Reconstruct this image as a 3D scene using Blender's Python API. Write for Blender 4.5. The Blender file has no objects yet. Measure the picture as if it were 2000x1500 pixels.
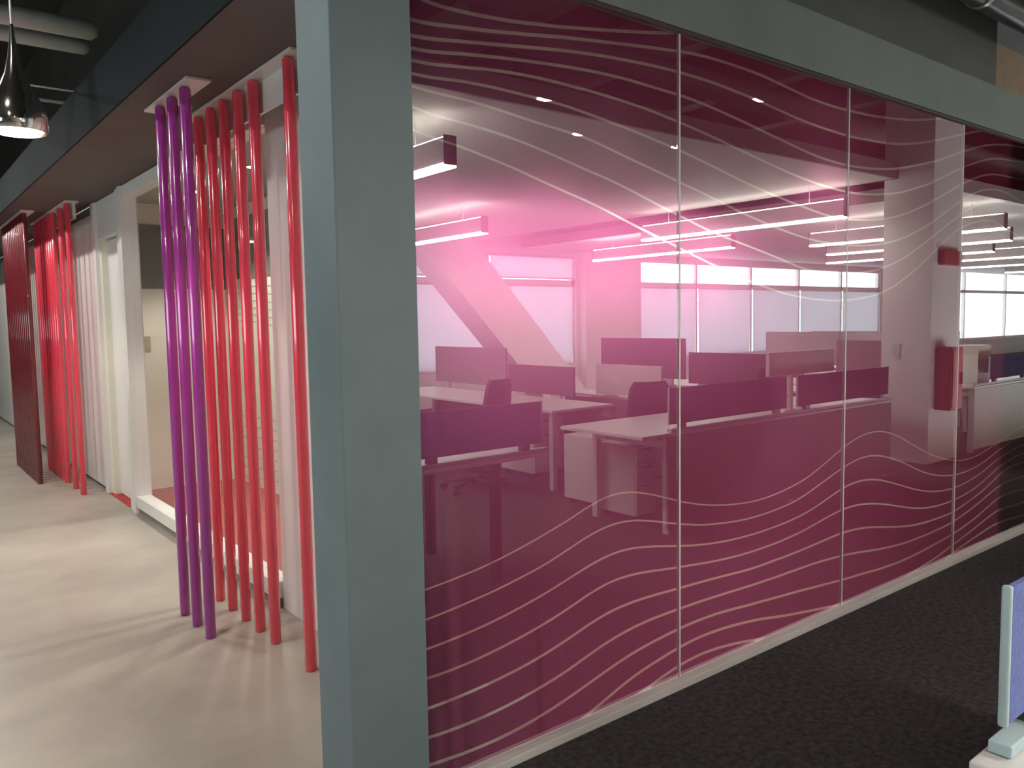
import bpy, bmesh, math, random
from mathutils import Matrix, Vector

random.seed(7)
SC = bpy.context.scene
COL = SC.collection

# ------------------------------------------------------------------ camera
cam_data = bpy.data.cameras.new('camera')
cam_data.sensor_width = 36.0
cam_data.lens = 28.214
cam_data.clip_start = 0.05
cam_data.clip_end = 200
cam = bpy.data.objects.new('camera', cam_data)
COL.objects.link(cam)
cam.matrix_world = Matrix(((0.78255, 0.06205, -0.61949, 0.0),
                           (-0.62237, 0.05132, -0.78104, 0.0),
                           (-0.01667, 0.99675, 0.07878, 1.53),
                           (0, 0, 0, 1)))
SC.camera = cam

# ------------------------------------------------------------------ world, exposure
world = bpy.data.worlds.new('overcast_sky')
SC.world = world
world.use_nodes = True
bg = world.node_tree.nodes['Background']
bg.inputs['Color'].default_value = (0.86, 0.96, 1.0, 1)
bg.inputs['Strength'].default_value = 4.6
SC.view_settings.view_transform = 'Standard'
SC.view_settings.look = 'None'
SC.view_settings.gamma = 1.0
SC.view_settings.exposure = 0.68
SC.view_settings.use_curve_mapping = False
SC.cycles.use_denoising = True
SC.cycles.max_bounces = 10
SC.cycles.diffuse_bounces = 4
SC.cycles.glossy_bounces = 5
SC.cycles.transparent_max_bounces = 16
SC.cycles.sample_clamp_indirect = 6.0
SC.cycles.caustics_reflective = False
SC.cycles.caustics_refractive = False

# light levels of the seen and added lamps
PENDANT_DOWN = 46.0      # lower lens of the office linear lights
PENDANT_UP = 22.0        # upper lens
CORRIDOR_FILL_W = 52.0        # unseen can lights added over the concrete corridor
ROOM_W = 26.0            # recessed downlights in the glazed rooms
NARROW_W = 55.0          # downlights in the narrow room behind the poles
BELL_W = 25.0            # bulb in the chrome bell lamps
GLOW_L = 12.5           # drums of the unseen lamp added for the film's pink glow

GLASS_Y = 2.12           # outer face of the printed glass wall


def V(yv):
    """Distance behind the mirror image -> true position in front of the glass wall."""
    return 2 * GLASS_Y - yv


# ------------------------------------------------------------------ materials
MATS = {}


def mat(name, color, rough=0.5, metal=0.0, noise=0.0, scale=6.0, bump=0.0, bscale=60.0,
        coat=0.0, spec=0.5, color2=None, stretch=None):
    m = bpy.data.materials.new(name)
    m.use_nodes = True
    nt = m.node_tree
    b = nt.nodes['Principled BSDF']
    b.inputs['Base Color'].default_value = (*color, 1)
    b.inputs['Roughness'].default_value = rough
    b.inputs['Metallic'].default_value = metal
    b.inputs['Specular IOR Level'].default_value = spec
    if coat:
        b.inputs['Coat Weight'].default_value = coat
        b.inputs['Coat Roughness'].default_value = 0.08
    tc = None
    if noise or bump:
        tc = nt.nodes.new('ShaderNodeTexCoord')
        src = tc.outputs['Object']
        if stretch:
            mp = nt.nodes.new('ShaderNodeMapping')
            mp.inputs['Scale'].default_value = stretch
            nt.links.new(src, mp.inputs['Vector'])
            src = mp.outputs['Vector']
    if noise:
        n = nt.nodes.new('ShaderNodeTexNoise')
        n.inputs['Scale'].default_value = scale
        n.inputs['Detail'].default_value = 6
        n.inputs['Roughness'].default_value = 0.6
        nt.links.new(src, n.inputs['Vector'])
        r = nt.nodes.new('ShaderNodeValToRGB')
        c2 = color2 if color2 else tuple(c * (1 + noise) for c in color)
        r.color_ramp.elements[0].position = 0.32
        r.color_ramp.elements[1].position = 0.68
        r.color_ramp.elements[0].color = (*[c * (1 - noise) for c in color], 1)
        r.color_ramp.elements[1].color = (*[min(1, c) for c in c2], 1)
        nt.links.new(n.outputs['Fac'], r.inputs['Fac'])
        nt.links.new(r.outputs['Color'], b.inputs['Base Color'])
    if bump:
        n2 = nt.nodes.new('ShaderNodeTexNoise')
        n2.inputs['Scale'].default_value = bscale
        n2.inputs['Detail'].default_value = 3
        nt.links.new(src, n2.inputs['Vector'])
        bp = nt.nodes.new('ShaderNodeBump')
        bp.inputs['Strength'].default_value = bump
        bp.inputs['Distance'].default_value = 0.01
        nt.links.new(n2.outputs['Fac'], bp.inputs['Height'])
        nt.links.new(bp.outputs['Normal'], b.inputs['Normal'])
    MATS[name] = m
    return m


def emit(name, color, strength):
    m = bpy.data.materials.new(name)
    m.use_nodes = True
    nt = m.node_tree
    nt.nodes.clear()
    o = nt.nodes.new('ShaderNodeOutputMaterial')
    e = nt.nodes.new('ShaderNodeEmission')
    e.inputs['Color'].default_value = (*color, 1)
    e.inputs['Strength'].default_value = strength
    nt.links.new(e.outputs[0], o.inputs[0])
    MATS[name] = m
    return m


def sheet_glass(name, ior, tint=(1, 1, 1), gloss_tint=(1, 1, 1)):
    """Clear sheet: the outer face of each sheet mirrors by Fresnel, the rest passes straight through."""
    m = bpy.data.materials.new(name)
    m.use_nodes = True
    nt = m.node_tree
    nt.nodes.clear()
    o = nt.nodes.new('ShaderNodeOutputMaterial')
    t = nt.nodes.new('ShaderNodeBsdfTransparent')
    t.inputs['Color'].default_value = (*tint, 1)
    g = nt.nodes.new('ShaderNodeBsdfGlossy')
    g.inputs['Roughness'].default_value = 0.0
    g.inputs['Color'].default_value = (*gloss_tint, 1)
    f = nt.nodes.new('ShaderNodeFresnel')
    f.inputs['IOR'].default_value = ior
    geo = nt.nodes.new('ShaderNodeNewGeometry')
    inv = nt.nodes.new('ShaderNodeMath')
    inv.operation = 'SUBTRACT'
    inv.inputs[0].default_value = 1.0
    nt.links.new(geo.outputs['Backfacing'], inv.inputs[1])
    mul = nt.nodes.new('ShaderNodeMath')
    mul.operation = 'MULTIPLY'
    nt.links.new(f.outputs[0], mul.inputs[0])
    nt.links.new(inv.outputs[0], mul.inputs[1])
    mx = nt.nodes.new('ShaderNodeMixShader')
    nt.links.new(mul.outputs[0], mx.inputs[0])
    nt.links.new(t.outputs[0], mx.inputs[1])
    nt.links.new(g.outputs[0], mx.inputs[2])
    nt.links.new(mx.outputs[0], o.inputs[0])
    MATS[name] = m
    return m


def film(name, front, through, mixf, clear=0.0):
    """Printed film: diffuse on the front, lets light seep through from the room behind."""
    m = bpy.data.materials.new(name)
    m.use_nodes = True
    nt = m.node_tree
    nt.nodes.clear()
    o = nt.nodes.new('ShaderNodeOutputMaterial')
    d = nt.nodes.new('ShaderNodeBsdfDiffuse')
    d.inputs['Color'].default_value = (*front, 1)
    t = nt.nodes.new('ShaderNodeBsdfTranslucent')
    t.inputs['Color'].default_value = (*through, 1)
    mx = nt.nodes.new('ShaderNodeMixShader')
    mx.inputs[0].default_value = mixf
    nt.links.new(d.outputs[0], mx.inputs[1])
    nt.links.new(t.outputs[0], mx.inputs[2])
    last = mx
    if clear:
        tr = nt.nodes.new('ShaderNodeBsdfTransparent')
        last = nt.nodes.new('ShaderNodeMixShader')
        last.inputs[0].default_value = clear
        nt.links.new(mx.outputs[0], last.inputs[1])
        nt.links.new(tr.outputs[0], last.inputs[2])
    nt.links.new(last.outputs[0], o.inputs[0])
    MATS[name] = m
    return m


mat('concrete', (0.37, 0.335, 0.285), 0.40, noise=0.26, scale=0.9, bump=0.05, bscale=30)
mat('carpet', (0.066, 0.061, 0.062), 0.95, noise=0.45, scale=38, bump=0.6, bscale=300, spec=0.1)
mat('red_carpet', (0.42, 0.07, 0.07), 0.95, noise=0.25, scale=30, bump=0.5, bscale=250, spec=0.1)
mat('dark_ceiling', (0.030, 0.030, 0.027), 0.9, noise=0.2, scale=2)
mat('post_paint', (0.170, 0.222, 0.236), 0.55, noise=0.06, scale=4, bump=0.04, bscale=200)
mat('header_paint', (0.215, 0.25, 0.235), 0.6, noise=0.06, scale=3)
mat('upper_wall_paint', (0.13, 0.14, 0.13), 0.7, noise=0.08, scale=3)
mat('fascia_paint', (0.016, 0.021, 0.023), 0.8, spec=0.08, noise=0.08, scale=3)
mat('soffit_paint', (0.10, 0.080, 0.072), 0.7, noise=0.08, scale=3)
mat('white_paint', (0.86, 0.85, 0.83), 0.5, noise=0.03, scale=4)
mat('white_frame', (0.76, 0.75, 0.73), 0.35, noise=0.03, scale=5)
mat('panel_white', (0.80, 0.80, 0.78), 0.22, noise=0.02, scale=3)
mat('cream_wall', (0.78, 0.75, 0.64), 0.4, noise=0.03, scale=3)
mat('ceiling_white', (0.60, 0.585, 0.57), 0.8, noise=0.03, scale=3)
mat('room_ceiling', (0.42, 0.41, 0.38), 0.8, noise=0.03, scale=3)
mat('fascia', (0.25, 0.23, 0.22), 0.7, noise=0.05)
mat('grey_glass', (0.20, 0.20, 0.18), 0.15, noise=0.05, scale=2)
mat('grey_line', (0.42, 0.41, 0.36), 0.5, noise=0.05)
mat('kerb_grey', (0.24, 0.22, 0.19), 0.6, noise=0.1)
mat('red_pole', (0.86, 0.060, 0.105), 0.22, noise=0.04, scale=3, coat=1.0)
mat('dark_red_pole', (0.15, 0.010, 0.018), 0.30, noise=0.05, scale=3, coat=1.0)
mat('purple_pole', (0.38, 0.036, 0.32), 0.22, noise=0.04, scale=3, coat=1.0)
mat('bracket_metal', (0.72, 0.70, 0.68), 0.35, metal=0.2, noise=0.04)
mat('chrome', (0.80, 0.76, 0.70), 0.10, metal=1.0, noise=0.03)
mat('pipe_white', (0.62, 0.68, 0.66), 0.6, noise=0.08, scale=8)
mat('duct_black', (0.035, 0.038, 0.036), 0.35, noise=0.2, scale=5, coat=0.1)
mat('galvanised', (0.55, 0.55, 0.53), 0.3, metal=0.9, noise=0.1, scale=12)
mat('brown_wall', (0.46, 0.33, 0.23), 0.7, noise=0.08)
mat('blue_fabric', (0.15, 0.19, 0.42), 0.9, noise=0.14, scale=90, bump=0.4, bscale=500, spec=0.15)
mat('navy_fabric', (0.050, 0.055, 0.11), 0.9, noise=0.15, scale=90, bump=0.4, bscale=500, spec=0.15)
mat('grey_fabric', (0.30, 0.28, 0.30), 0.9, noise=0.12, scale=90, bump=0.4, bscale=500, spec=0.15)
mat('plum_fabric', (0.16, 0.11, 0.14), 0.9, noise=0.12, scale=90, bump=0.4, bscale=500, spec=0.15)
mat('teal_cap', (0.42, 0.54, 0.56), 0.4, noise=0.04)
mat('laminate', (0.70, 0.68, 0.655), 0.35, noise=0.03, scale=4)
mat('modesty_grey', (0.15, 0.145, 0.16), 0.6, noise=0.08)
mat('modesty_white', (0.62, 0.60, 0.57), 0.5, noise=0.05)
mat('steel_white', (0.54, 0.53, 0.52), 0.35, noise=0.03)
mat('black_mesh', (0.018, 0.018, 0.020), 0.8, noise=0.2, scale=60, bump=0.3, bscale=300)
mat('black_plastic', (0.02, 0.02, 0.022), 0.4, noise=0.1)
mat('sign_red', (0.55, 0.03, 0.05), 0.4, noise=0.05)
mat('cabinet_red', (0.36, 0.05, 0.06), 0.4, noise=0.06)
mat('seam', (0.88, 0.74, 0.77), 0.5, noise=0.04)
mat('base_trim', (0.66, 0.62, 0.58), 0.35, noise=0.04)
mat('head_trim', (0.10, 0.06, 0.07), 0.4, noise=0.05)
mat('steel_hinge', (0.30, 0.31, 0.32), 0.35, metal=0.8, noise=0.05)
mat('latch_blue', (0.45, 0.62, 0.68), 0.4, noise=0.04)
mat('beige_plate', (0.42, 0.37, 0.27), 0.5, noise=0.04)
emit('lens_down', (1.0, 0.95, 0.87), PENDANT_DOWN)
emit('lens_up', (1.0, 0.93, 0.82), PENDANT_UP)
emit('bulb_warm', (1.0, 0.85, 0.70), 14.0)
emit('downlight', (1.0, 0.95, 0.87), 18.0)
emit('glow_emitter', (1.0, 0.93, 0.93), GLOW_L)
sheet_glass('wall_glass', 3.3)
sheet_glass('clear_glass', 1.5, (0.97, 0.98, 0.97))
film('magenta_film', (0.035, 0.012, 0.018), (0.62, 0.155, 0.34), 0.50)
film('frosted_clear', (0.30, 0.27, 0.26), (0.95, 0.80, 0.76), 0.75, clear=0.35)
mat('far_facade', (0.45, 0.80, 0.74), 0.5, noise=0.05)
film('blind_cloth', (0.46, 0.46, 0.48), (0.34, 0.36, 0.39), 0.6)


# ------------------------------------------------------------------ mesh helpers
class MB:
    def __init__(self):
        self.bm = bmesh.new()

    def box(self, x0, x1, y0, y1, z0, z1, bevel=0.0, seg=2):
        vs = [self.bm.verts.new((x, y, z)) for z in (z0, z1) for y in (y0, y1) for x in (x0, x1)]
        fs = [(0, 2, 3, 1), (4, 5, 7, 6), (0, 1, 5, 4), (2, 6, 7, 3), (0, 4, 6, 2), (1, 3, 7, 5)]
        faces = [self.bm.faces.new([vs[i] for i in f]) for f in fs]
        if bevel:
            es = list({e for f in faces for e in f.edges})
            bmesh.ops.bevel(self.bm, geom=es, offset=bevel, segments=seg, affect='EDGES', profile=0.5)
        return self

    def lathe(self, prof, cx=0, cy=0, cz=0, n=24, axis='Z', cap=True):
        rings = []
        for r, h in prof:
            ring = []
            for i in range(n):
                a = 2 * math.pi * i / n
                u, w = r * math.cos(a), r * math.sin(a)
                p = {'Z': (cx + u, cy + w, cz + h), 'X': (cx + h, cy + u, cz + w), 'Y': (cx + w, cy + h, cz + u)}[axis]
                ring.append(self.bm.verts.new(p))
            rings.append(ring)
        for a, b in zip(rings, rings[1:]):
            for i in range(n):
                self.bm.faces.new((a[i], a[(i + 1) % n], b[(i + 1) % n], b[i]))
        if cap:
            self.bm.faces.new(list(reversed(rings[0])))
            self.bm.faces.new(rings[-1])
        return self

    def tube(self, p0, p1, r, n=12):
        p0, p1 = Vector(p0), Vector(p1)
        d = (p1 - p0).normalized()
        a = d.orthogonal().normalized()
        b = d.cross(a)
        rings = []
        for p in (p0, p1):
            rings.append([self.bm.verts.new(p + a * r * math.cos(2 * math.pi * i / n) + b * r * math.sin(2 * math.pi * i / n)) for i in range(n)])
        for i in range(n):
            self.bm.faces.new((rings[0][i], rings[0][(i + 1) % n], rings[1][(i + 1) % n], rings[1][i]))
        self.bm.faces.new(list(reversed(rings[0])))
        self.bm.faces.new(rings[1])
        return self

    def prism(self, poly_xz, y0, y1):
        a = [self.bm.verts.new((x, y0, z)) for x, z in poly_xz]
        b = [self.bm.verts.new((x, y1, z)) for x, z in poly_xz]
        n = len(a)
        self.bm.faces.new(a)
        self.bm.faces.new(list(reversed(b)))
        for i in range(n):
            self.bm.faces.new((a[i], b[i], b[(i + 1) % n], a[(i + 1) % n]))
        return self

    def build(self, name, material, parent=None, smooth=False, origin=None):
        bm = self.bm
        bmesh.ops.recalc_face_normals(bm, faces=bm.faces)
        if origin is not None:
            bmesh.ops.translate(bm, verts=bm.verts, vec=[-c for c in origin])
        me = bpy.data.meshes.new(name)
        bm.to_mesh(me)
        bm.free()
        me.materials.append(MATS[material])
        if smooth:
            for p in me.polygons:
                p.use_smooth = True
            try:
                me.set_sharp_from_angle(angle=math.radians(40))
            except Exception:
                pass
        o = bpy.data.objects.new(name, me)
        COL.objects.link(o)
        if origin is not None:
            o.location = origin
        if parent is not None:
            o.parent = parent
        return o


def tag(o, label, cat=None, group=None, kind=None):
    o['label'] = label
    if cat:
        o['category'] = cat
    if group:
        o['group'] = group
    if kind:
        o['kind'] = kind
    return o


def empty(name, loc, label, cat, group=None, kind=None, rz=0.0):
    o = bpy.data.objects.new(name, None)
    o.empty_display_size = 0.1
    COL.objects.link(o)
    o.location = loc
    o.rotation_euler = (0, 0, rz)
    return tag(o, label, cat, group, kind)


def copy_tree(o, parent=None):
    c = o.copy()
    COL.objects.link(c)
    if parent is not None:
        c.parent = parent
    for ch in list(o.children):
        copy_tree(ch, c)
    return c


def box(name, m, x0, x1, y0, y1, z0, z1, parent=None, bevel=0.0):
    return MB().box(x0, x1, y0, y1, z0, z1, bevel).build(name, m, parent)


def struct(name, m, dims, label, cat, bevel=0.0):
    return tag(box(name, m, *dims, bevel=bevel), label, cat, kind='structure')


def lamp(name, kind, loc, power, color, parent, size=0.1, spot=None, rot=(0, 0, 0), blend=0.4):
    d = bpy.data.lights.new(name, kind)
    d.energy = power
    d.color = color
    if kind == 'SPOT':
        d.spot_size = math.radians(spot)
        d.spot_blend = blend
        d.shadow_soft_size = size
    elif kind == 'AREA':
        d.shape = 'DISK'
        d.size = size
    else:
        d.shadow_soft_size = size
    o = bpy.data.objects.new(name, d)
    COL.objects.link(o)
    o.location = loc
    o.rotation_euler = rot
    o.parent = parent
    return o

# ================================================================== SETTING
# floors
f = MB().box(-6, 1.05, -7.76, 2.10, -0.06, 0).box(-6, 1.72, 2.10, 18, -0.06, 0)
tag(f.build('floor', 'concrete'), 'mottled polished concrete floor of the corridor', 'floor', kind='structure')
struct('floor', 'carpet', (1.05, 38, -7.76, 2.115, -0.06, 0), 'dark charcoal carpet along the printed glass wall', 'floor')
tag(MB().box(1.721, 5.90, 2.10, 8.05, -0.07, 0).box(1.62, 1.72, 7.25, 8.06, 0.0003, 0.003).build('floor', 'red_carpet'), 'red carpet inside the glazed meeting room', 'floor', kind='structure')
struct('floor', 'carpet', (5.901, 7.90, 2.116, 8.05, -0.06, 0), 'dark carpet of the unlit room at the end of the glass wall', 'floor')
# ceilings
struct('ceiling', 'dark_ceiling', (-6, 38, -7.76, 18, 4.2, 4.3), 'dark exposed ceiling slab high overhead', 'ceiling')
struct('ceiling', 'room_ceiling', (1.38, 5.84, 2.20, 7.95, 2.66, 2.74), 'white ceiling of the glazed meeting rooms', 'ceiling')
struct('ceiling', 'ceiling_white', (5.90, 7.80, 2.20, 7.95, 2.66, 2.74), 'ceiling of the unlit room past the meeting rooms', 'ceiling')
for x0, x1, lab in ((-3.0, 8.20, 'white dropped office ceiling ending beside the big column'),
                    (9.7, 38.0, 'white dropped office ceiling beyond the big column')):
    c = struct('ceiling', 'ceiling_white', (x0, x1, -7.6, V(4.05), 2.90, 2.96), lab, 'ceiling')
    box('fascia', 'fascia', x0, x1, V(4.05), V(4.05) + 0.03, 2.895, 3.05, c)
    box('fascia', 'fascia', x1 if x0 < 0 else x0 - 0.03, x1 + 0.03 if x0 < 0 else x0, -7.6, V(4.05) + 0.03, 2.895, 3.05, c)
# outer walls
m = MB().box(-6.1, -6, -7.76, 18, 0, 1.45).box(-6.1, -6, -7.76, 18, 2.95, 4.2).box(-6.1, -6, -7.76, 0.5, 1.45, 2.95).box(-6.1, -6, 6.5, 18, 1.45, 2.95)
tag(m.build('wall_left', 'upper_wall_paint'), 'dark wall with added high windows on the open side of the corridor', 'wall', kind='structure')
wl = empty('window_10', (-6.05, 3.5, 1.45), 'unseen high window band added for daylight on the poles and post', 'window', kind='structure')  # added out of view to bring bluish daylight onto poles and post
for k in range(5):
    yy = -3.0 + 1.5 * k
    box('mullion', 'white_frame', -0.04, 0.04, max(yy - 0.03, -3.0), min(yy + 0.03, 3.0), 0.05, 1.45, wl)
    if k < 4:
        box('pane', 'clear_glass', -0.004, 0.004, yy + 0.035, yy + 1.465, 0.05, 1.45, wl)
box('rail', 'white_frame', -0.04, 0.04, -3.0, 3.0, 0.0, 0.05, wl)
box('rail', 'white_frame', -0.04, 0.04, -3.0, 3.0, 1.45, 1.50, wl)
struct('wall_back', 'upper_wall_paint', (-6, 38, 18, 18.1, 0, 4.2), 'dark wall closing the far end of the corridor', 'wall')
struct('wall_right', 'white_paint', (38, 38.1, -7.76, 18, 0, 4.2), 'white end wall of the open office', 'wall')
struct('wall_far', 'brown_wall', (7.92, 38, 3.40, 3.50, 0, 4.2), 'brown wall seen above the end of the glass wall header', 'wall')

# corner post, header, soffit
struct('trim_1', 'post_paint', (1.04, 1.305, 2.10, 2.32, 0, 2.95), 'grey-green square corner post between poles and printed glass', 'post', bevel=0.004)
struct('trim_2', 'header_paint', (1.305, 7.80, 2.10, 2.20, 2.655, 2.92), 'grey header beam above the printed glass wall', 'beam')
sf = struct('trim_3', 'soffit_paint', (1.05, 1.65, 2.325, 18, 2.655, 2.95), 'dark soffit above the coloured poles', 'soffit')
box('fascia', 'fascia_paint', 1.04, 1.05, 2.325, 18, 2.652, 2.952, sf)
struct('wall_upper', 'upper_wall_paint', (1.40, 5.82, 2.22, 2.32, 2.96, 4.2), 'dark grey upper wall above the header beam', 'wall')
struct('wall_upper_side', 'dark_ceiling', (1.40, 1.50, 2.32, 18, 2.96, 4.2), 'dark upper wall above the corridor soffit', 'wall')
struct('trim_4', 'base_trim', (1.305, 7.80, 2.085, 2.145, 0, 0.032), 'pale metal base strip under the printed glass wall', 'trim', bevel=0.003)
struct('trim_5', 'head_trim', (1.305, 7.80, 2.108, 2.14, 2.642, 2.654), 'thin dark head strip above the printed glass', 'trim')

# meeting-room walls
struct('wall_room_back', 'cream_wall', (1.65, 7.80, 7.96, 8.06, 0, 2.66), 'cream back wall of the glazed meeting rooms', 'wall')
pw = struct('wall_partition', 'cream_wall', (2.78, 2.86, 5.20, 7.95, 0, 2.655), 'cream partition with fine grey wave lines inside the room', 'wall')
struct('wall_room_end', 'cream_wall', (5.83, 5.89, 2.145, 7.95, 0, 2.655), 'cream end wall inside the lit meeting room', 'wall')
struct('wall_dark_room', 'dark_ceiling', (7.80, 7.90, 2.10, 7.95, 0, 2.95), 'dark end wall of the unlit room', 'wall')
box('transom', 'grey_glass', 2.765, 2.78, 5.40, 7.90, 1.97, 2.54, pw)
wb = box('transom', 'grey_glass', 1.80, 2.755, 7.945, 7.96, 1.88, 2.47)
wb.parent = bpy.data.objects['wall_room_back']
box('switch_plate', 'beige_plate', 1.94, 2.02, 7.95, 7.96, 1.30, 1.44, bpy.data.objects['wall_room_back'])


def wave(parent, z0, amp, ph, sl):
    m = MB()
    prev = None
    for i in range(81):
        y = 5.25 + i * 2.65 / 80
        z = z0 + amp * math.sin(y * 1.7 + ph) + sl * (y - 5)
        a = m.bm.verts.new((2.777, y, z - 0.004))
        b = m.bm.verts.new((2.777, y, z + 0.004))
        if prev:
            m.bm.faces.new((prev[0], a, b, prev[1]))
        prev = (a, b)
    m.build('wave_line', 'grey_line', parent)


for k in range(6):
    wave(pw, 1.88 - k * 0.085, 0.02 + 0.006 * k, 0.5 + 0.15 * k, 0.005 * k)
for k in range(7):
    wave(pw, 0.62 - k * 0.075, 0.05 - 0.005 * k, 2.0 + 0.2 * k, -0.006 * k)

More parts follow.
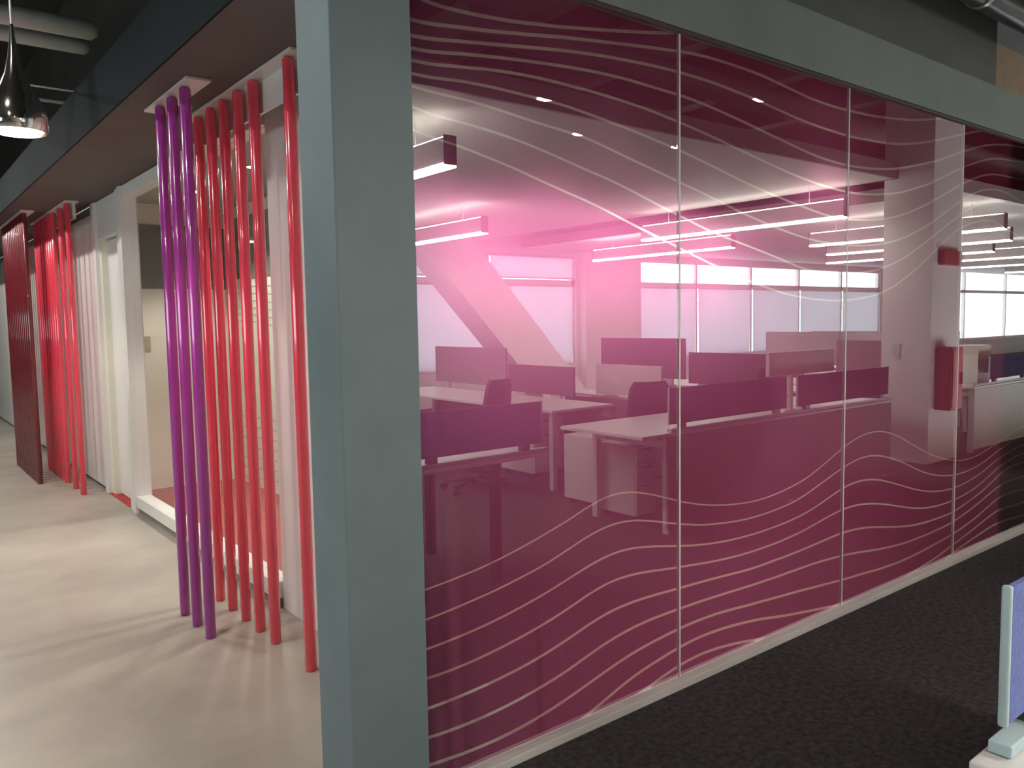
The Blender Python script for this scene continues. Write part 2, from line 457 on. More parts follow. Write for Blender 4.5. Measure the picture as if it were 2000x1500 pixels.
# ------------------------------------------------------------------ printed glass wall
LINES = [
    ('T0', 1.29, [2.520, 2.503, 2.502, 2.508, 2.517, 2.531, 2.545, 2.562, 2.579, 2.597, 2.616, 2.637, 2.662, 2.692]),
    ('T1', 1.28, [2.438, 2.440, 2.452, 2.464, 2.478, 2.493, 2.509, 2.522, 2.535, 2.548, 2.560, 2.571, 2.582, 2.588, 2.590, 2.588, 2.585, 2.578, 2.567, 2.556, 2.545, 2.539, 2.536, 2.536, 2.539, 2.543, 2.549, 2.558, 2.568, 2.579, 2.594, 2.612, 2.630, 2.650, 2.671, 2.694, 2.718, 2.749]),
    ('T2', 1.28, [2.390, 2.395, 2.409, 2.423, 2.437, 2.451, 2.464, 2.475, 2.484, 2.490, 2.495, 2.498, 2.498, 2.496, 2.491, 2.483, 2.474, 2.463, 2.451, 2.439, 2.430, 2.423, 2.418, 2.414, 2.414, 2.417, 2.421, 2.428, 2.437, 2.451, 2.469, 2.489, 2.512, 2.536, 2.561, 2.586, 2.610, 2.634, 2.657, 2.679, 2.701, 2.724]),
    ('T3', 1.28, [2.354, 2.357, 2.371, 2.383, 2.394, 2.403, 2.411, 2.417, 2.420, 2.420, 2.417, 2.413, 2.408, 2.399, 2.386, 2.372, 2.357, 2.340, 2.325, 2.309, 2.294, 2.282, 2.275, 2.271, 2.272, 2.276, 2.284, 2.295, 2.309, 2.328, 2.350, 2.372, 2.396, 2.424, 2.454, 2.484, 2.511, 2.537, 2.561, 2.579, 2.593, 2.605, 2.611, 2.619]),
    ('T4', 1.28, [2.319, 2.320, 2.331, 2.342, 2.349, 2.352, 2.351, 2.348, 2.343, 2.336, 2.327, 2.314, 2.300, 2.284, 2.267, 2.248, 2.230, 2.212, 2.195, 2.179, 2.166, 2.155, 2.147, 2.142, 2.141, 2.145, 2.153, 2.165, 2.180, 2.201, 2.226, 2.252, 2.284, 2.320, 2.355, 2.389, 2.420, 2.448, 2.473, 2.492, 2.505, 2.511, 2.515, 2.524]),
    ('T5', 1.28, [2.280, 2.280, 2.287, 2.289, 2.287, 2.283, 2.278, 2.267, 2.254, 2.240, 2.224, 2.207, 2.189, 2.168, 2.146, 2.123, 2.102, 2.083, 2.066, 2.050, 2.035, 2.021, 2.011, 2.007, 2.009, 2.015, 2.024, 2.038, 2.056, 2.080, 2.109, 2.142, 2.178, 2.216, 2.255, 2.292, 2.326, 2.356, 2.380, 2.397, 2.404, 2.407, 2.408, 2.413]),
    ('T6', 1.28, [2.247, 2.237, 2.233, 2.225, 2.213, 2.201, 2.191, 2.179, 2.157, 2.133, 2.110, 2.087, 2.063, 2.040, 2.015, 1.989, 1.966, 1.945, 1.926, 1.909, 1.895, 1.886, 1.880, 1.878, 1.880, 1.885, 1.894, 1.909, 1.928, 1.953, 1.985, 2.020, 2.061, 2.106, 2.152, 2.195, 2.234, 2.267, 2.290, 2.303, 2.308, 2.303, 2.291, 2.271]),
    ('T7', 1.28, [2.189, 2.170, 2.160, 2.149, 2.134, 2.114, 2.091, 2.067, 2.044, 2.017, 1.987, 1.957, 1.929, 1.900, 1.876, 1.855, 1.835, 1.814, 1.792, 1.769, 1.750, 1.740, 1.736, 1.737, 1.742, 1.749, 1.762, 1.784, 1.811, 1.844, 1.886, 1.930, 1.976, 2.023, 2.070, 2.115, 2.153, 2.183, 2.207, 2.224, 2.232, 2.236, 2.239, 2.244]),
    ('T8', 1.28, [2.122, 2.100, 2.083, 2.061, 2.037, 2.009, 1.982, 1.956, 1.926, 1.893, 1.862, 1.831, 1.799, 1.768, 1.739, 1.711, 1.685, 1.662, 1.642, 1.626, 1.614, 1.607, 1.603, 1.604, 1.609, 1.618, 1.632, 1.656, 1.688, 1.730, 1.776, 1.827, 1.883, 1.938, 1.989, 2.033, 2.064, 2.086, 2.103, 2.108, 2.099, 2.080, 2.058, 2.036]),
    ('B1', 1.28, [0.677, 0.687, 0.700, 0.718, 0.742, 0.770, 0.801, 0.836, 0.859, 0.856, 0.832, 0.799, 0.765, 0.738, 0.718, 0.705, 0.697, 0.696, 0.704, 0.718, 0.737, 0.767, 0.805, 0.843, 0.876, 0.898, 0.905, 0.897, 0.872, 0.836, 0.794, 0.752, 0.713, 0.680, 0.653, 0.632, 0.619, 0.615, 0.619, 0.632, 0.650, 0.670, 0.690, 0.709, 0.729]),
    ('B2', 1.28, [0.580, 0.589, 0.602, 0.617, 0.637, 0.661, 0.693, 0.725, 0.744, 0.743, 0.724, 0.697, 0.672, 0.651, 0.637, 0.627, 0.622, 0.623, 0.629, 0.639, 0.658, 0.685, 0.714, 0.743, 0.766, 0.779, 0.778, 0.762, 0.736, 0.703, 0.665, 0.626, 0.593, 0.569, 0.551, 0.540, 0.537, 0.541, 0.550, 0.566, 0.588, 0.612, 0.631, 0.648, 0.665]),
    ('B3', 1.28, [0.484, 0.490, 0.499, 0.513, 0.532, 0.555, 0.583, 0.611, 0.630, 0.632, 0.619, 0.600, 0.581, 0.565, 0.554, 0.547, 0.544, 0.545, 0.549, 0.556, 0.568, 0.587, 0.612, 0.637, 0.654, 0.658, 0.649, 0.629, 0.601, 0.570, 0.539, 0.511, 0.488, 0.472, 0.462, 0.459, 0.462, 0.471, 0.486, 0.505, 0.530, 0.554, 0.572, 0.587, 0.601]),
    ('B4', 1.28, [0.391, 0.390, 0.396, 0.408, 0.425, 0.446, 0.473, 0.503, 0.523, 0.526, 0.518, 0.505, 0.494, 0.483, 0.474, 0.468, 0.465, 0.466, 0.469, 0.476, 0.486, 0.501, 0.517, 0.530, 0.535, 0.531, 0.518, 0.499, 0.475, 0.449, 0.425, 0.405, 0.391, 0.383, 0.380, 0.382, 0.388, 0.399, 0.414, 0.436, 0.465, 0.494, 0.513, 0.528, 0.542]),
    ('B5', 1.28, [0.290, 0.290, 0.294, 0.302, 0.315, 0.334, 0.359, 0.387, 0.407, 0.415, 0.415, 0.411, 0.407, 0.403, 0.398, 0.392, 0.387, 0.386, 0.388, 0.390, 0.394, 0.399, 0.405, 0.410, 0.409, 0.402, 0.389, 0.371, 0.352, 0.335, 0.320, 0.311, 0.306, 0.304, 0.304, 0.309, 0.321, 0.336, 0.356, 0.378, 0.405, 0.434, 0.462, 0.478, 0.482]),
    ('B6', 1.28, [0.196, 0.189, 0.188, 0.193, 0.204, 0.220, 0.242, 0.270, 0.294, 0.310, 0.318, 0.320, 0.320, 0.319, 0.316, 0.313, 0.309, 0.307, 0.305, 0.305, 0.304, 0.303, 0.299, 0.293, 0.285, 0.274, 0.261, 0.249, 0.240, 0.233, 0.229, 0.229, 0.230, 0.233, 0.237, 0.245, 0.259, 0.276, 0.295, 0.317, 0.341, 0.362, 0.377, 0.384, 0.384, 0.381]),
    ('B7', 1.28, [0.104, 0.095, 0.090, 0.091, 0.099, 0.114, 0.135, 0.160, 0.185, 0.206, 0.220, 0.230, 0.237, 0.239, 0.237, 0.230, 0.221, 0.214, 0.206, 0.199, 0.191, 0.182, 0.174, 0.165, 0.158, 0.152, 0.145, 0.138, 0.134, 0.132, 0.134, 0.138, 0.144, 0.151, 0.159, 0.168, 0.180, 0.195, 0.214, 0.236, 0.261, 0.283, 0.294, 0.297, 0.294, 0.286]),
    ('B8', 1.78, [-0.031, -0.000, 0.029, 0.061, 0.094, 0.120, 0.138, 0.153, 0.162, 0.163, 0.158, 0.149, 0.137, 0.120, 0.102, 0.087, 0.072, 0.058, 0.044, 0.033, 0.024, 0.018, 0.015, 0.017, 0.023, 0.030, 0.038, 0.047, 0.058, 0.072, 0.088, 0.105, 0.122, 0.140, 0.159, 0.178, 0.196, 0.206, 0.205, 0.201, 0.196]),
    ('B9', 2.15, [-0.003, 0.019, 0.041, 0.063, 0.079, 0.085, 0.081, 0.070, 0.055, 0.036, 0.011, -0.016, -0.043, -0.069, -0.091, -0.107, -0.107, -0.096, -0.084, -0.073, -0.061, -0.050, -0.039, -0.027, -0.011, 0.006, 0.024, 0.041, 0.058, 0.073, 0.086, 0.098, 0.110, 0.118, 0.118, 0.115, 0.109, 0.102]),
]
WID = {'T0': .012, 'T1': .012, 'T2': .0115, 'T3': .011, 'T4': .0105, 'T5': .010, 'T6': .009, 'T7': .0085, 'T8': .008,
       'B1': .006, 'B2': .007, 'B3': .008, 'B4': .009, 'B5': .0105, 'B6': .011, 'B7': .012, 'B8': .0125, 'B9': .0125}


STEP = 0.11


def smooth_curve(x_start, zs):
    n = len(zs)
    m = [(zs[min(n - 1, i + 1)] - zs[max(0, i - 1)]) / (STEP * (min(n - 1, i + 1) - max(0, i - 1))) for i in range(n)]

    def fn(x):
        q = (x - x_start) / STEP
        if q <= 0:
            return zs[0] + m[0] * (x - x_start)
        if q >= n - 1:
            return zs[-1] + 0.25 * m[-1] * (q - n + 1) * STEP
        i = int(q)
        t = q - i
        return ((2 * t**3 - 3 * t**2 + 1) * zs[i] + (t**3 - 2 * t**2 + t) * STEP * m[i]
                + (-2 * t**3 + 3 * t**2) * zs[i + 1] + (t**3 - t**2) * STEP * m[i + 1])
    return fn


CURVES = []
for k, xs0, zs0 in LINES:
    fn = smooth_curve(xs0, zs0)
    end = xs0 + STEP * (len(zs0) - 1)
    CURVES.append((k, fn, end, WID[k]))


def bounds(x):
    """(z, half width) of every clear line at x, from the top of the glass down."""
    out = []
    for k, fn, end, w in CURVES:
        if k in ('T0', 'T1', 'T2') and x > end:
            out.append((9.0, 0.0))
            continue
        z = fn(x)
        s = (fn(x + 0.01) - fn(x - 0.01)) / 0.02
        out.append((z, 0.5 * w * math.sqrt(1 + s * s)))
    return out


EDGES = [1.305, 2.550, 3.830, 5.130, 6.420, 7.800]
ZB, ZT = 0.034, 2.640
GLAB = ['magenta printed glass pane beside the grey corner post', 'magenta printed glass pane, second from the corner post',
        'magenta printed glass pane, third from the corner post', 'printed glass pane where the magenta glow ends at the room end wall',
        'printed glass pane in front of the unlit room']
for i in range(5):
    x0, x1 = EDGES[i] + (0.0 if i == 0 else 0.004), EDGES[i + 1] - 0.004
    g = struct('window_%d' % (i + 1), 'wall_glass', (x0, x1, GLASS_Y, GLASS_Y + 0.010, ZB, ZT), GLAB[i], 'glass wall')
    m = MB()
    n = max(8, int((x1 - x0) / 0.02))
    xs = [x0 + (x1 - x0) * k / n for k in range(n + 1)]
    rows = [bounds(x) for x in xs]
    nb = len(CURVES) + 1
    for b in range(nb):
        prev = None
        for x, r in zip(xs, rows):
            up = ZT if b == 0 else r[b - 1][0] - r[b - 1][1]
            lo = ZB if b == nb - 1 else r[b][0] + r[b][1]
            up, lo = min(max(up, ZB), ZT), min(max(lo, ZB), ZT)
            if up - lo < 0.0008:
                prev = None
                continue
            v = (m.bm.verts.new((x, GLASS_Y + 0.012, lo)), m.bm.verts.new((x, GLASS_Y + 0.012, up)))
            if prev:
                m.bm.faces.new((prev[0], v[0], v[1], prev[1]))
            prev = v
    m.build('printed_film', 'magenta_film', g)['label'] = 'magenta film cut by clear wavy lines'
    m = MB()
    for b in range(len(CURVES)):
        prev = None
        for x, r in zip(xs, rows):
            up, lo = min(r[b][0] + r[b][1], ZT), max(r[b][0] - r[b][1], ZB)
            if up - lo < 0.0005:
                prev = None
                continue
            v = (m.bm.verts.new((x, GLASS_Y + 0.012, lo)), m.bm.verts.new((x, GLASS_Y + 0.012, up)))
            if prev:
                m.bm.faces.new((prev[0], v[0], v[1], prev[1]))
            prev = v
    m.build('wavy_lines', 'frosted_clear', g)['label'] = 'pale frosted wavy lines left clear in the magenta film'
    if i:
        box('joint', 'seam', EDGES[i] - 0.004, EDGES[i] + 0.004, GLASS_Y - 0.001, GLASS_Y + 0.009, ZB, ZT, g)

# ------------------------------------------------------------------ corridor side: white wall, glazing, door, panels
w = MB().box(1.65, 1.75, 2.95, 4.10, 0, 2.65).box(1.335, 1.649, 2.93, 2.97, 0, 2.65).box(1.335, 1.375, 2.33, 2.929, 0, 2.65).build('wall_corridor', 'white_paint')
tag(w, 'white wall between corner post and corridor glazing', 'wall', kind='structure')
g = empty('window_6', (1.65, 5.5, 0), 'clear corridor glazing of the meeting room behind the poles', 'window', kind='structure')
for nm, m_, d in (('pane', 'clear_glass', (1.660, 1.668, 4.12, 6.99, 0.15, 2.56)), ('sill', 'white_frame', (1.61, 1.72, 4.11, 7.0, 0.055, 0.145)),
                  ('kerb', 'kerb_grey', (1.625, 1.72, 4.11, 7.0, 0.0, 0.054)), ('head', 'white_frame', (1.62, 1.72, 4.11, 7.0, 2.56, 2.65)),
                  ('jamb', 'white_frame', (1.60, 1.73, 7.0, 7.09, 0, 2.65)), ('jamb', 'white_frame', (1.62, 1.72, 7.095, 7.17, 0, 2.65))):
    o = box(nm, m_, *d)
    o.parent = g
    o.matrix_parent_inverse = Matrix.Translation((-1.65, -5.5, 0))
d = empty('door_1', (1.65, 7.7, 0), 'white hinged door beside the corridor glazing', 'door', kind='structure')
for nm, m_, dd in (('leaf', 'white_frame', (1.70, 1.745, 7.27, 8.03, 0.012, 2.30)), ('jamb', 'white_frame', (1.62, 1.76, 8.06, 8.20, 0, 2.65)),
                   ('jamb', 'white_frame', (1.62, 1.76, 7.18, 7.25, 0, 2.65)), ('head', 'white_frame', (1.64, 1.75, 7.25, 8.06, 2.32, 2.65)),
                   ('seal', 'black_plastic', (1.715, 1.74, 8.031, 8.059, 0.012, 2.31)), ('hinge', 'steel_hinge', (1.685, 1.70, 8.00, 8.055, 0.22, 0.34)), ('hinge', 'steel_hinge', (1.685, 1.70, 8.00, 8.055, 0.92, 1.04)),
                   ('hinge', 'steel_hinge', (1.685, 1.70, 8.00, 8.055, 2.02, 2.14)), ('latch', 'latch_blue', (1.68, 1.70, 7.98, 8.055, 1.50, 1.66))):
    o = box(nm, m_, *dd)
    o.parent = d
    o.matrix_parent_inverse = Matrix.Translation((-1.65, -7.7, 0))
wp = struct('wall_panelled', 'kerb_grey', (1.66, 1.76, 8.21, 18, 0, 2.65), 'glossy white panelled corridor wall behind the far red poles', 'wall')
y = 8.22
while y < 17.9:
    y2 = min(y + 1.62, 17.98)
    box('panel', 'panel_white', 1.63, 1.66, y, y2 - 0.012, 0.03, 2.56, wp, bevel=0.002)
    y = y2


# ------------------------------------------------------------------ poles
def pole(x, y, m_, label, group, n=20):
    o = MB().lathe([(0.0215, 0), (0.0265, 0.006), (0.0265, 2.630), (0.0215, 2.637)], n=n).build('pole', m_, smooth=True)
    o.location = (x, y, 0.0)
    return tag(o, label, 'pole', group)


proto = {}


def put_pole(x, y, m_, label, group):
    if m_ not in proto:
        proto[m_] = pole(x, y, m_, label, group)
        return
    o = proto[m_].copy()
    COL.objects.link(o)
    o.location = (x, y, 0)
    tag(o, label, 'pole', group)


for k, which in enumerate(('nearest the corner post', 'in the middle of the three', 'farthest from the corner post')):
    put_pole(1.21, 3.945 + 0.2045 * k, 'purple_pole', 'glossy purple pole, ' + which, 'three purple poles')
put_pole(1.43, 3.27, 'red_pole', 'single glossy red pole standing apart beside the grey corner post', 'near red poles')
for k, which in enumerate(('first', 'second', 'third', 'fourth', 'fifth')):
    put_pole(1.43, 3.668 + 0.197 * k, 'red_pole', 'glossy red pole before the glazing, %s after the lone red pole' % which, 'near red poles')
put_pole(1.43, 8.17, 'red_pole', 'slim red pole beside the glossy white wall panel, last towards the door', 'far red poles')
put_pole(1.43, 8.52, 'red_pole', 'slim red pole between the last pole and the dense red row', 'far red poles')
for k in range(9):
    put_pole(1.43, 8.92 + 0.125 * k, 'red_pole', 'red pole in the dense far row before the white panels', 'dense far red row')
for k in range(12):
    put_pole(1.205, 9.04 + 0.13 * k, 'dark_red_pole', 'dark crimson pole in the dense far row nearest the corridor', 'dense far crimson row')
for k in range(6):
    put_pole(1.43, 11.2 + 0.13 * k, 'red_pole', 'red pole in the farthest row behind the crimson poles', 'farthest red row')


def bracket(x, y0, y1, label, tall):
    m = MB().box(x - 0.035, x + 0.075, y0, y1, 2.642, 2.653)
    if tall:
        m.box(x + 0.034, x + 0.046, y0, y1, 2.50, 2.642)
    tag(m.build('pole_bracket', 'bracket_metal'), label, 'bracket')


bracket(1.21, 3.80, 4.52, 'pale metal top plate holding the three purple poles', False)
bracket(1.43, 3.17, 4.60, 'pale metal channel holding the near red poles', True)
bracket(1.43, 8.05, 10.05, 'pale metal channel holding the far red poles', True)
bracket(1.205, 8.90, 10.6, 'pale metal plate holding the crimson poles', False)
bracket(1.43, 11.05, 12.0, 'pale metal plate holding the farthest red poles', False)


# ------------------------------------------------------------------ seen and added lamps of the corridor and rooms
def bell(y, label):
    t = empty('pendant_lamp', (0.50, y, 0), label, 'pendant lamp', 'chrome bell lamps along the corridor')
    MB().lathe([(0.101, 2.305), (0.108, 2.318), (0.110, 2.345), (0.104, 2.385), (0.086, 2.43), (0.060, 2.475), (0.036, 2.53),
                (0.020, 2.60), (0.010, 2.67), (0.006, 2.72)], n=40, cap=False).build('shade', 'chrome', t, smooth=True)
    MB().lathe([(0.004, 2.70), (0.004, 4.19)], n=8).build('cord', 'bracket_metal', t)
    MB().lathe([(0.002, 2.322), (0.094, 2.322), (0.094, 2.326), (0.002, 2.326)], n=32).build('diffuser', 'bulb_warm', t)
    lamp('lamp', 'SPOT', (0, 0, 2.30), BELL_W, (1, 0.86, 0.72), t, 0.08, spot=130)
    return t


bell(3.75, 'chrome bell pendant lamp with glowing rim beside the white pipes')
bell(5.60, 'chrome bell pendant lamp, second along the corridor')
bell(7.45, 'chrome bell pendant lamp, farthest along the corridor')


def can(x, y, z, w, label, group, spot, surface):
    t = empty('downlight', (x, y, z), label, 'downlight', group)
    if surface:
        MB().lathe([(0.075, 0.0), (0.085, 0.004), (0.085, 0.30), (0.070, 0.31)], n=24).build('housing', 'black_plastic', t, smooth=True)
    else:
        MB().lathe([(0.048, -0.004), (0.062, -0.006), (0.066, 0.004), (0.048, 0.006)], n=24).build('ring', 'white_frame', t)
    MB().lathe([(0.001, -0.006), (0.046, -0.006), (0.046, -0.0045), (0.001, -0.0045)], n=24).build('lens', 'downlight', t)
    lamp('lamp', 'SPOT', (0, 0, -0.02), w, (1, 0.96, 0.90), t, 0.05, spot=spot)
    return t


for (x, y) in ((-1.3, 1.2), (-0.4, 2.9), (-0.5, 5.2), (-0.2, 7.8), (-0.2, 9.6), (-1.0, -1.5), (-0.2, 11.8), (-0.2, 14.5)):  # unseen lights added to brighten the corridor floor and panels
    can(x, y, 3.60, CORRIDOR_FILL_W * (2.0 if y > 7 else 0.65), 'unseen black can light added to brighten the corridor', 'added can lights over the corridor', 165, True)
for (x, y) in ((3.43, 3.62), (4.22, 3.52), (3.68, 2.52), (5.10, 5.2), (2.75, 3.15), (3.9, 6.2)):  # the one nearest the post is added to brighten the film there
    can(x, y, 2.655, ROOM_W, 'small recessed downlight in the ceiling behind the magenta glass', 'downlights behind the magenta glass', 100, False)
for (x, y) in ((2.2, 4.4), (2.2, 5.7), (2.2, 7.0)):
    can(x, y, 2.655, NARROW_W, 'small recessed downlight in the narrow room behind the poles', 'downlights in the narrow room', 105, False)
t = empty('added_glow_lamp', (1.86, 2.50, 0), 'unseen three-drum lamp added behind the magenta film for its pink glow', 'added glow lamp')  # unseen lamp, added to make the pink glow in the film
MB().lathe([(0.14, 0.0), (0.14, 0.015), (0.02, 0.03)], n=28).build('base', 'steel_white', t, smooth=True)
MB().lathe([(0.010, 0.028), (0.010, 1.56)], n=12).build('pole', 'steel_white', t, smooth=True)
box('crossbar', 'steel_white', -0.28, 0.92, -0.008, 0.008, 1.561, 1.578, t)
for gx in (-0.26, 0.31, 0.88):
    s_ = MB().lathe([(0.10, 1.62), (0.10, 1.90)], n=28, cx=gx, cap=False).build('glow_drum', 'glow_emitter', t, smooth=True)
    MB().lathe([(0.101, 1.90), (0.285, 1.905), (0.285, 1.909), (0.02, 1.912)], n=28, cx=gx).build('top_cap', 'black_plastic', s_)  # wide brim shaped to keep the added glow off the upper film
    MB().lathe([(0.02, 1.612), (0.103, 1.615), (0.101, 1.62)], n=28, cx=gx).build('bottom_cap', 'black_plastic', s_)
    MB().lathe([(0.008, 1.578), (0.008, 1.612)], n=10, cx=gx).build('stem', 'steel_white', s_)

# pipes, rods, duct under the dark ceiling
for yv_, r, xe, lab in ((5.12, 0.052, 1.10, 'thick pale insulated pipe under the dark ceiling, nearest the bell lamp'), (5.43, 0.046, 1.12, 'thinner pale insulated pipe beside the thick one')):
    m = MB().lathe([(r * 0.6, 4.2), (r, 4.17), (r, 0.03), (r * 0.6, 0.0)], n=20, axis='X')
    o = m.build('ceiling_pipe', 'pipe_white', smooth=True)
    o.location = (xe - 4.2, yv_, 3.20)
    tag(o, lab, 'pipe')
for yv_, z, x0, x1, r, lab in ((6.85, 3.20, 0.95, 1.40, 0.012, 'bright thin conduit rod near the soffit'), (7.6, 3.1, 0.2, 1.40, 0.008, 'thin conduit rod behind the bell lamp'),
                               (5.9, 3.05, 0.2, 1.40, 0.006, 'thin wire rod under the pale pipes')):
    tag(MB().tube((x0, yv_, z), (x1, yv_, z), r).build('conduit_rod', 'bracket_metal'), lab, 'rod')
dk = tag(MB().lathe([(0.085, 2.6), (0.085, 14.0)], n=28, axis='X', cy=1.95, cz=3.29).build('round_duct', 'duct_black', smooth=True),
         'black round duct running above the header beam', 'duct')
for x in (4.86, 6.4, 8.0, 9.6):
    MB().lathe([(0.086, 0), (0.092, 0.004), (0.092, 0.030), (0.086, 0.034)], n=28, axis='X', cx=x, cy=1.95, cz=3.29, cap=False).build('band', 'galvanised', dk, smooth=True)
for k, x in enumerate((4.0, 5.5, 7.0, 8.5)):
    tag(box('ceiling_beam', 'upper_wall_paint', x, x + 0.18, V(12.0) + 0.01, 2.20, 3.80, 4.19), 'dark steel ceiling beam above the office desks', 'beam', 'dark ceiling beams')
for k, (y, z, r) in enumerate(((1.1, 3.75, 0.16), (-0.3, 3.55, 0.12))):
    tag(MB().tube((3.2, y, z), (20, y, z), r, 20).build('round_duct', 'upper_wall_paint', smooth=True),
        ['wide dark duct high above the desk row', 'narrow dark duct above the dropped ceiling edge'][k], 'duct')

# ================================================================== OPEN OFFICE (in front of the glass wall, mirrored in it)
# window wall
WY = V(12.0)
BAYS = [(2.5, 11.2, 2.80), (12.95, 23.6, 2.80), (26.0, 36.6, 3.15)]
m = MB()
m.box(-6, 38, WY - 0.2, WY, 0, 0.60)
m.box(-6, 38, WY - 0.2, WY, 3.15, 4.2)
m.box(-6, 2.5, WY - 0.2, WY, 0.60, 3.15)
m.box(11.2, 12.95, WY - 0.2, WY, 0.60, 3.15)
m.box(23.6, 26.0, WY - 0.2, WY, 0.60, 3.15)
m.box(36.6, 38, WY - 0.2, WY, 0.60, 3.15)
m.box(2.5, 11.2, WY - 0.2, WY, 2.80, 3.15)
m.box(12.95, 23.6, WY - 0.2, WY, 2.80, 3.15)
tag(m.build('wall_window', 'white_paint'), 'white office wall holding the long row of windows', 'wall', kind='structure')
WLAB = ['office window band behind the slanted brace', 'office window band beside the wide pilaster', 'office window band past the big column']
for b, (x0, x1, zh) in enumerate(BAYS):
    wnd = empty('window_%d' % (7 + b), (x0, WY, 0), WLAB[b], 'window', kind='structure')
    n = int(round((x1 - x0) / (2.15 if b < 2 else 3.5)))
    st = (x1 - x0) / n

    def add(nm, mm, *dims):
        o = box(nm, mm, *dims)
        o.parent = wnd
        o.matrix_parent_inverse = Matrix.Translation((-x0, -WY, 0))
    add('rail', 'white_frame', x0, x1, WY - 0.14, WY - 0.04, 2.22, 2.32)
    add('rail', 'white_frame', x0, x1, WY - 0.14, WY - 0.04, 0.60, 0.66)
    add('rail', 'white_frame', x0, x1, WY - 0.14, WY - 0.04, zh - 0.05, zh)
    for k in range(n + 1):
        xm = min(max(x0 + k * st, x0 + 0.03), x1 - 0.03)
        add('mullion', 'white_frame', xm - 0.03, xm + 0.03, WY - 0.14, WY - 0.04, 0.66, zh - 0.05)
    for k in range(n):
        a, c = x0 + k * st + 0.035, x0 + (k + 1) * st - 0.035
        add('pane', 'clear_glass', a, c, WY - 0.098, WY - 0.09, 0.66, 2.22)
        add('pane', 'clear_glass', a, c, WY - 0.098, WY - 0.09, 2.32, zh - 0.05)
    for zt, ln in ([(2.20, 1.55)] if b == 1 else [(2.20, 1.55), (2.76, 0.40)] if b == 0 else []):
        for k in range(n):
            a, c = x0 + k * st + 0.045, x0 + (k + 1) * st - 0.045
            t = empty('roller_blind', (a, WY - 0.02, zt), ('pale roller blind pulled down over the lower panes ' if ln > 1 else 'short pale roller blind over the upper panes ')
                      + ['behind the brace', 'beside the pilaster'][b], 'blind', ['blinds behind the brace', 'blinds beside the pilaster'][b])
            q = MB()
            sk = 0.05 if ln > 1 else 0.0
            vs = [q.bm.verts.new(p) for p in ((0, 0, 0), (c - a, 0, 0), (c - a - sk, 0, -ln), (sk * 0.4, 0, -ln))]
            q.bm.faces.new(vs)
            q.build('cloth', 'blind_cloth', t)
            MB().box(sk * 0.4, c - a - sk, -0.008, 0.008, -ln - 0.025, -ln).build('bottom_bar', 'white_frame', t)
            MB().lathe([(0.02, 0), (0.02, c - a)], n=12, axis='X', cz=0.005).build('roller', 'white_frame', t)

# pilaster, big column, slanted brace
struct('wall_pilaster', 'white_paint', (11.3, 12.93, V(12.0), V(11.8), 0, 2.89), 'wide white pilaster between the office windows', 'pilaster')
bc = struct('wall_column', 'white_paint', (8.30, 8.97, V(4.20), V(3.70), 0, 4.19), 'big white square column in the open office', 'column', bevel=0.004)
box('switch_plate', 'laminate', 8.292, 8.30, V(4.08), V(4.00), 1.10, 1.22, bc)
o = MB().prism([(9.15, 0.0), (10.21, 0.0), (7.44, 2.89), (6.39, 2.89)], V(11.0), V(10.4)).build('wall_brace', 'white_paint')
tag(o, 'slanted white structural brace before the office windows', 'brace', kind='structure')
s = empty('wall_sign', (8.65, V(3.70), 2.09), 'red rectangular sign box high on the big white column', 'sign')
box('sign_body', 'sign_red', -0.22, 0.22, 0.0, 0.05, -0.075, 0.075, s, bevel=0.006)
box('sign_face', 'cabinet_red', -0.20, 0.20, 0.05, 0.054, -0.058, 0.058, s)
s = empty('extinguisher_cabinet', (8.55, V(3.70), 0.55), 'dark red narrow wall cabinet low on the big white column', 'cabinet')
box('cabinet_body', 'cabinet_red', -0.13, 0.13, 0.0, 0.16, 0, 0.64, s, bevel=0.01)
box('cabinet_door', 'sign_red', -0.11, 0.11, 0.16, 0.168, 0.03, 0.61, s)
box('handle', 'steel_white', 0.07, 0.085, 0.168, 0.185, 0.26, 0.38, s)


# ------------------------------------------------------------------ linear pendants
def linear(x, yv0, yv1, label, zb=2.55, zc=2.80):
    y0, y1 = V(yv1), V(yv0)
    t = empty('linear_light', (x, (y0 + y1) / 2, zb), label, 'pendant light', 'linear lights over the desks')
    h = (y1 - y0) / 2
    box('housing', 'steel_white', -0.045, 0.045, -h, h, 0.012, 0.175, t)
    box('end_cap', 'plum_fabric', -0.05, 0.05, h, h + 0.006, 0.0, 0.19, t)
    box('end_cap', 'plum_fabric', -0.05, 0.05, -h - 0.006, -h, 0.0, 0.19, t)
    box('lower_lens', 'lens_down', -0.05, 0.05, -h + 0.002, h - 0.002, -0.012, 0.011, t)
    box('upper_lens', 'lens_up', -0.035, 0.035, -h + 0.02, h - 0.02, 0.176, 0.184, t)
    for s_ in (-0.7, 0.7):
        MB().tube((0, h * s_, 0.184), (0, h * s_, zc - zb), 0.004, 8).build('cable', 'steel_white', t)
    return t


LL = [(3.02, 4.42, 7.2, 'linear pendant light nearest the glass corner'), (5.62, 7.55, 10.4, 'linear pendant light in front of the slanted brace'),
      (8.00, 4.45, 7.25, 'linear pendant light beside the big white column'), (9.98, 7.3, 10.2, 'linear pendant light before the wide pilaster'),
      (10.9, 4.0, 6.6, 'linear pendant light just past the big column'), (12.75, 4.6, 7.4, 'second linear pendant light past the big column'),
      (14.8, 5.6, 8.6, 'third linear pendant light past the big column'), (16.8, 5.2, 8.4, 'fourth linear pendant light past the big column'),
      (19.5, 5.2, 8.4, 'fifth linear pendant light past the big column'), (23.0, 5.2, 8.4, 'linear pendant light nearest the office end wall'),
      (1.0, 5.6, 8.4, 'linear pendant light hanging over the corridor edge of the office')]
for x, a, b, lab in LL:
    linear(x, a, b, lab, zc=2.90)


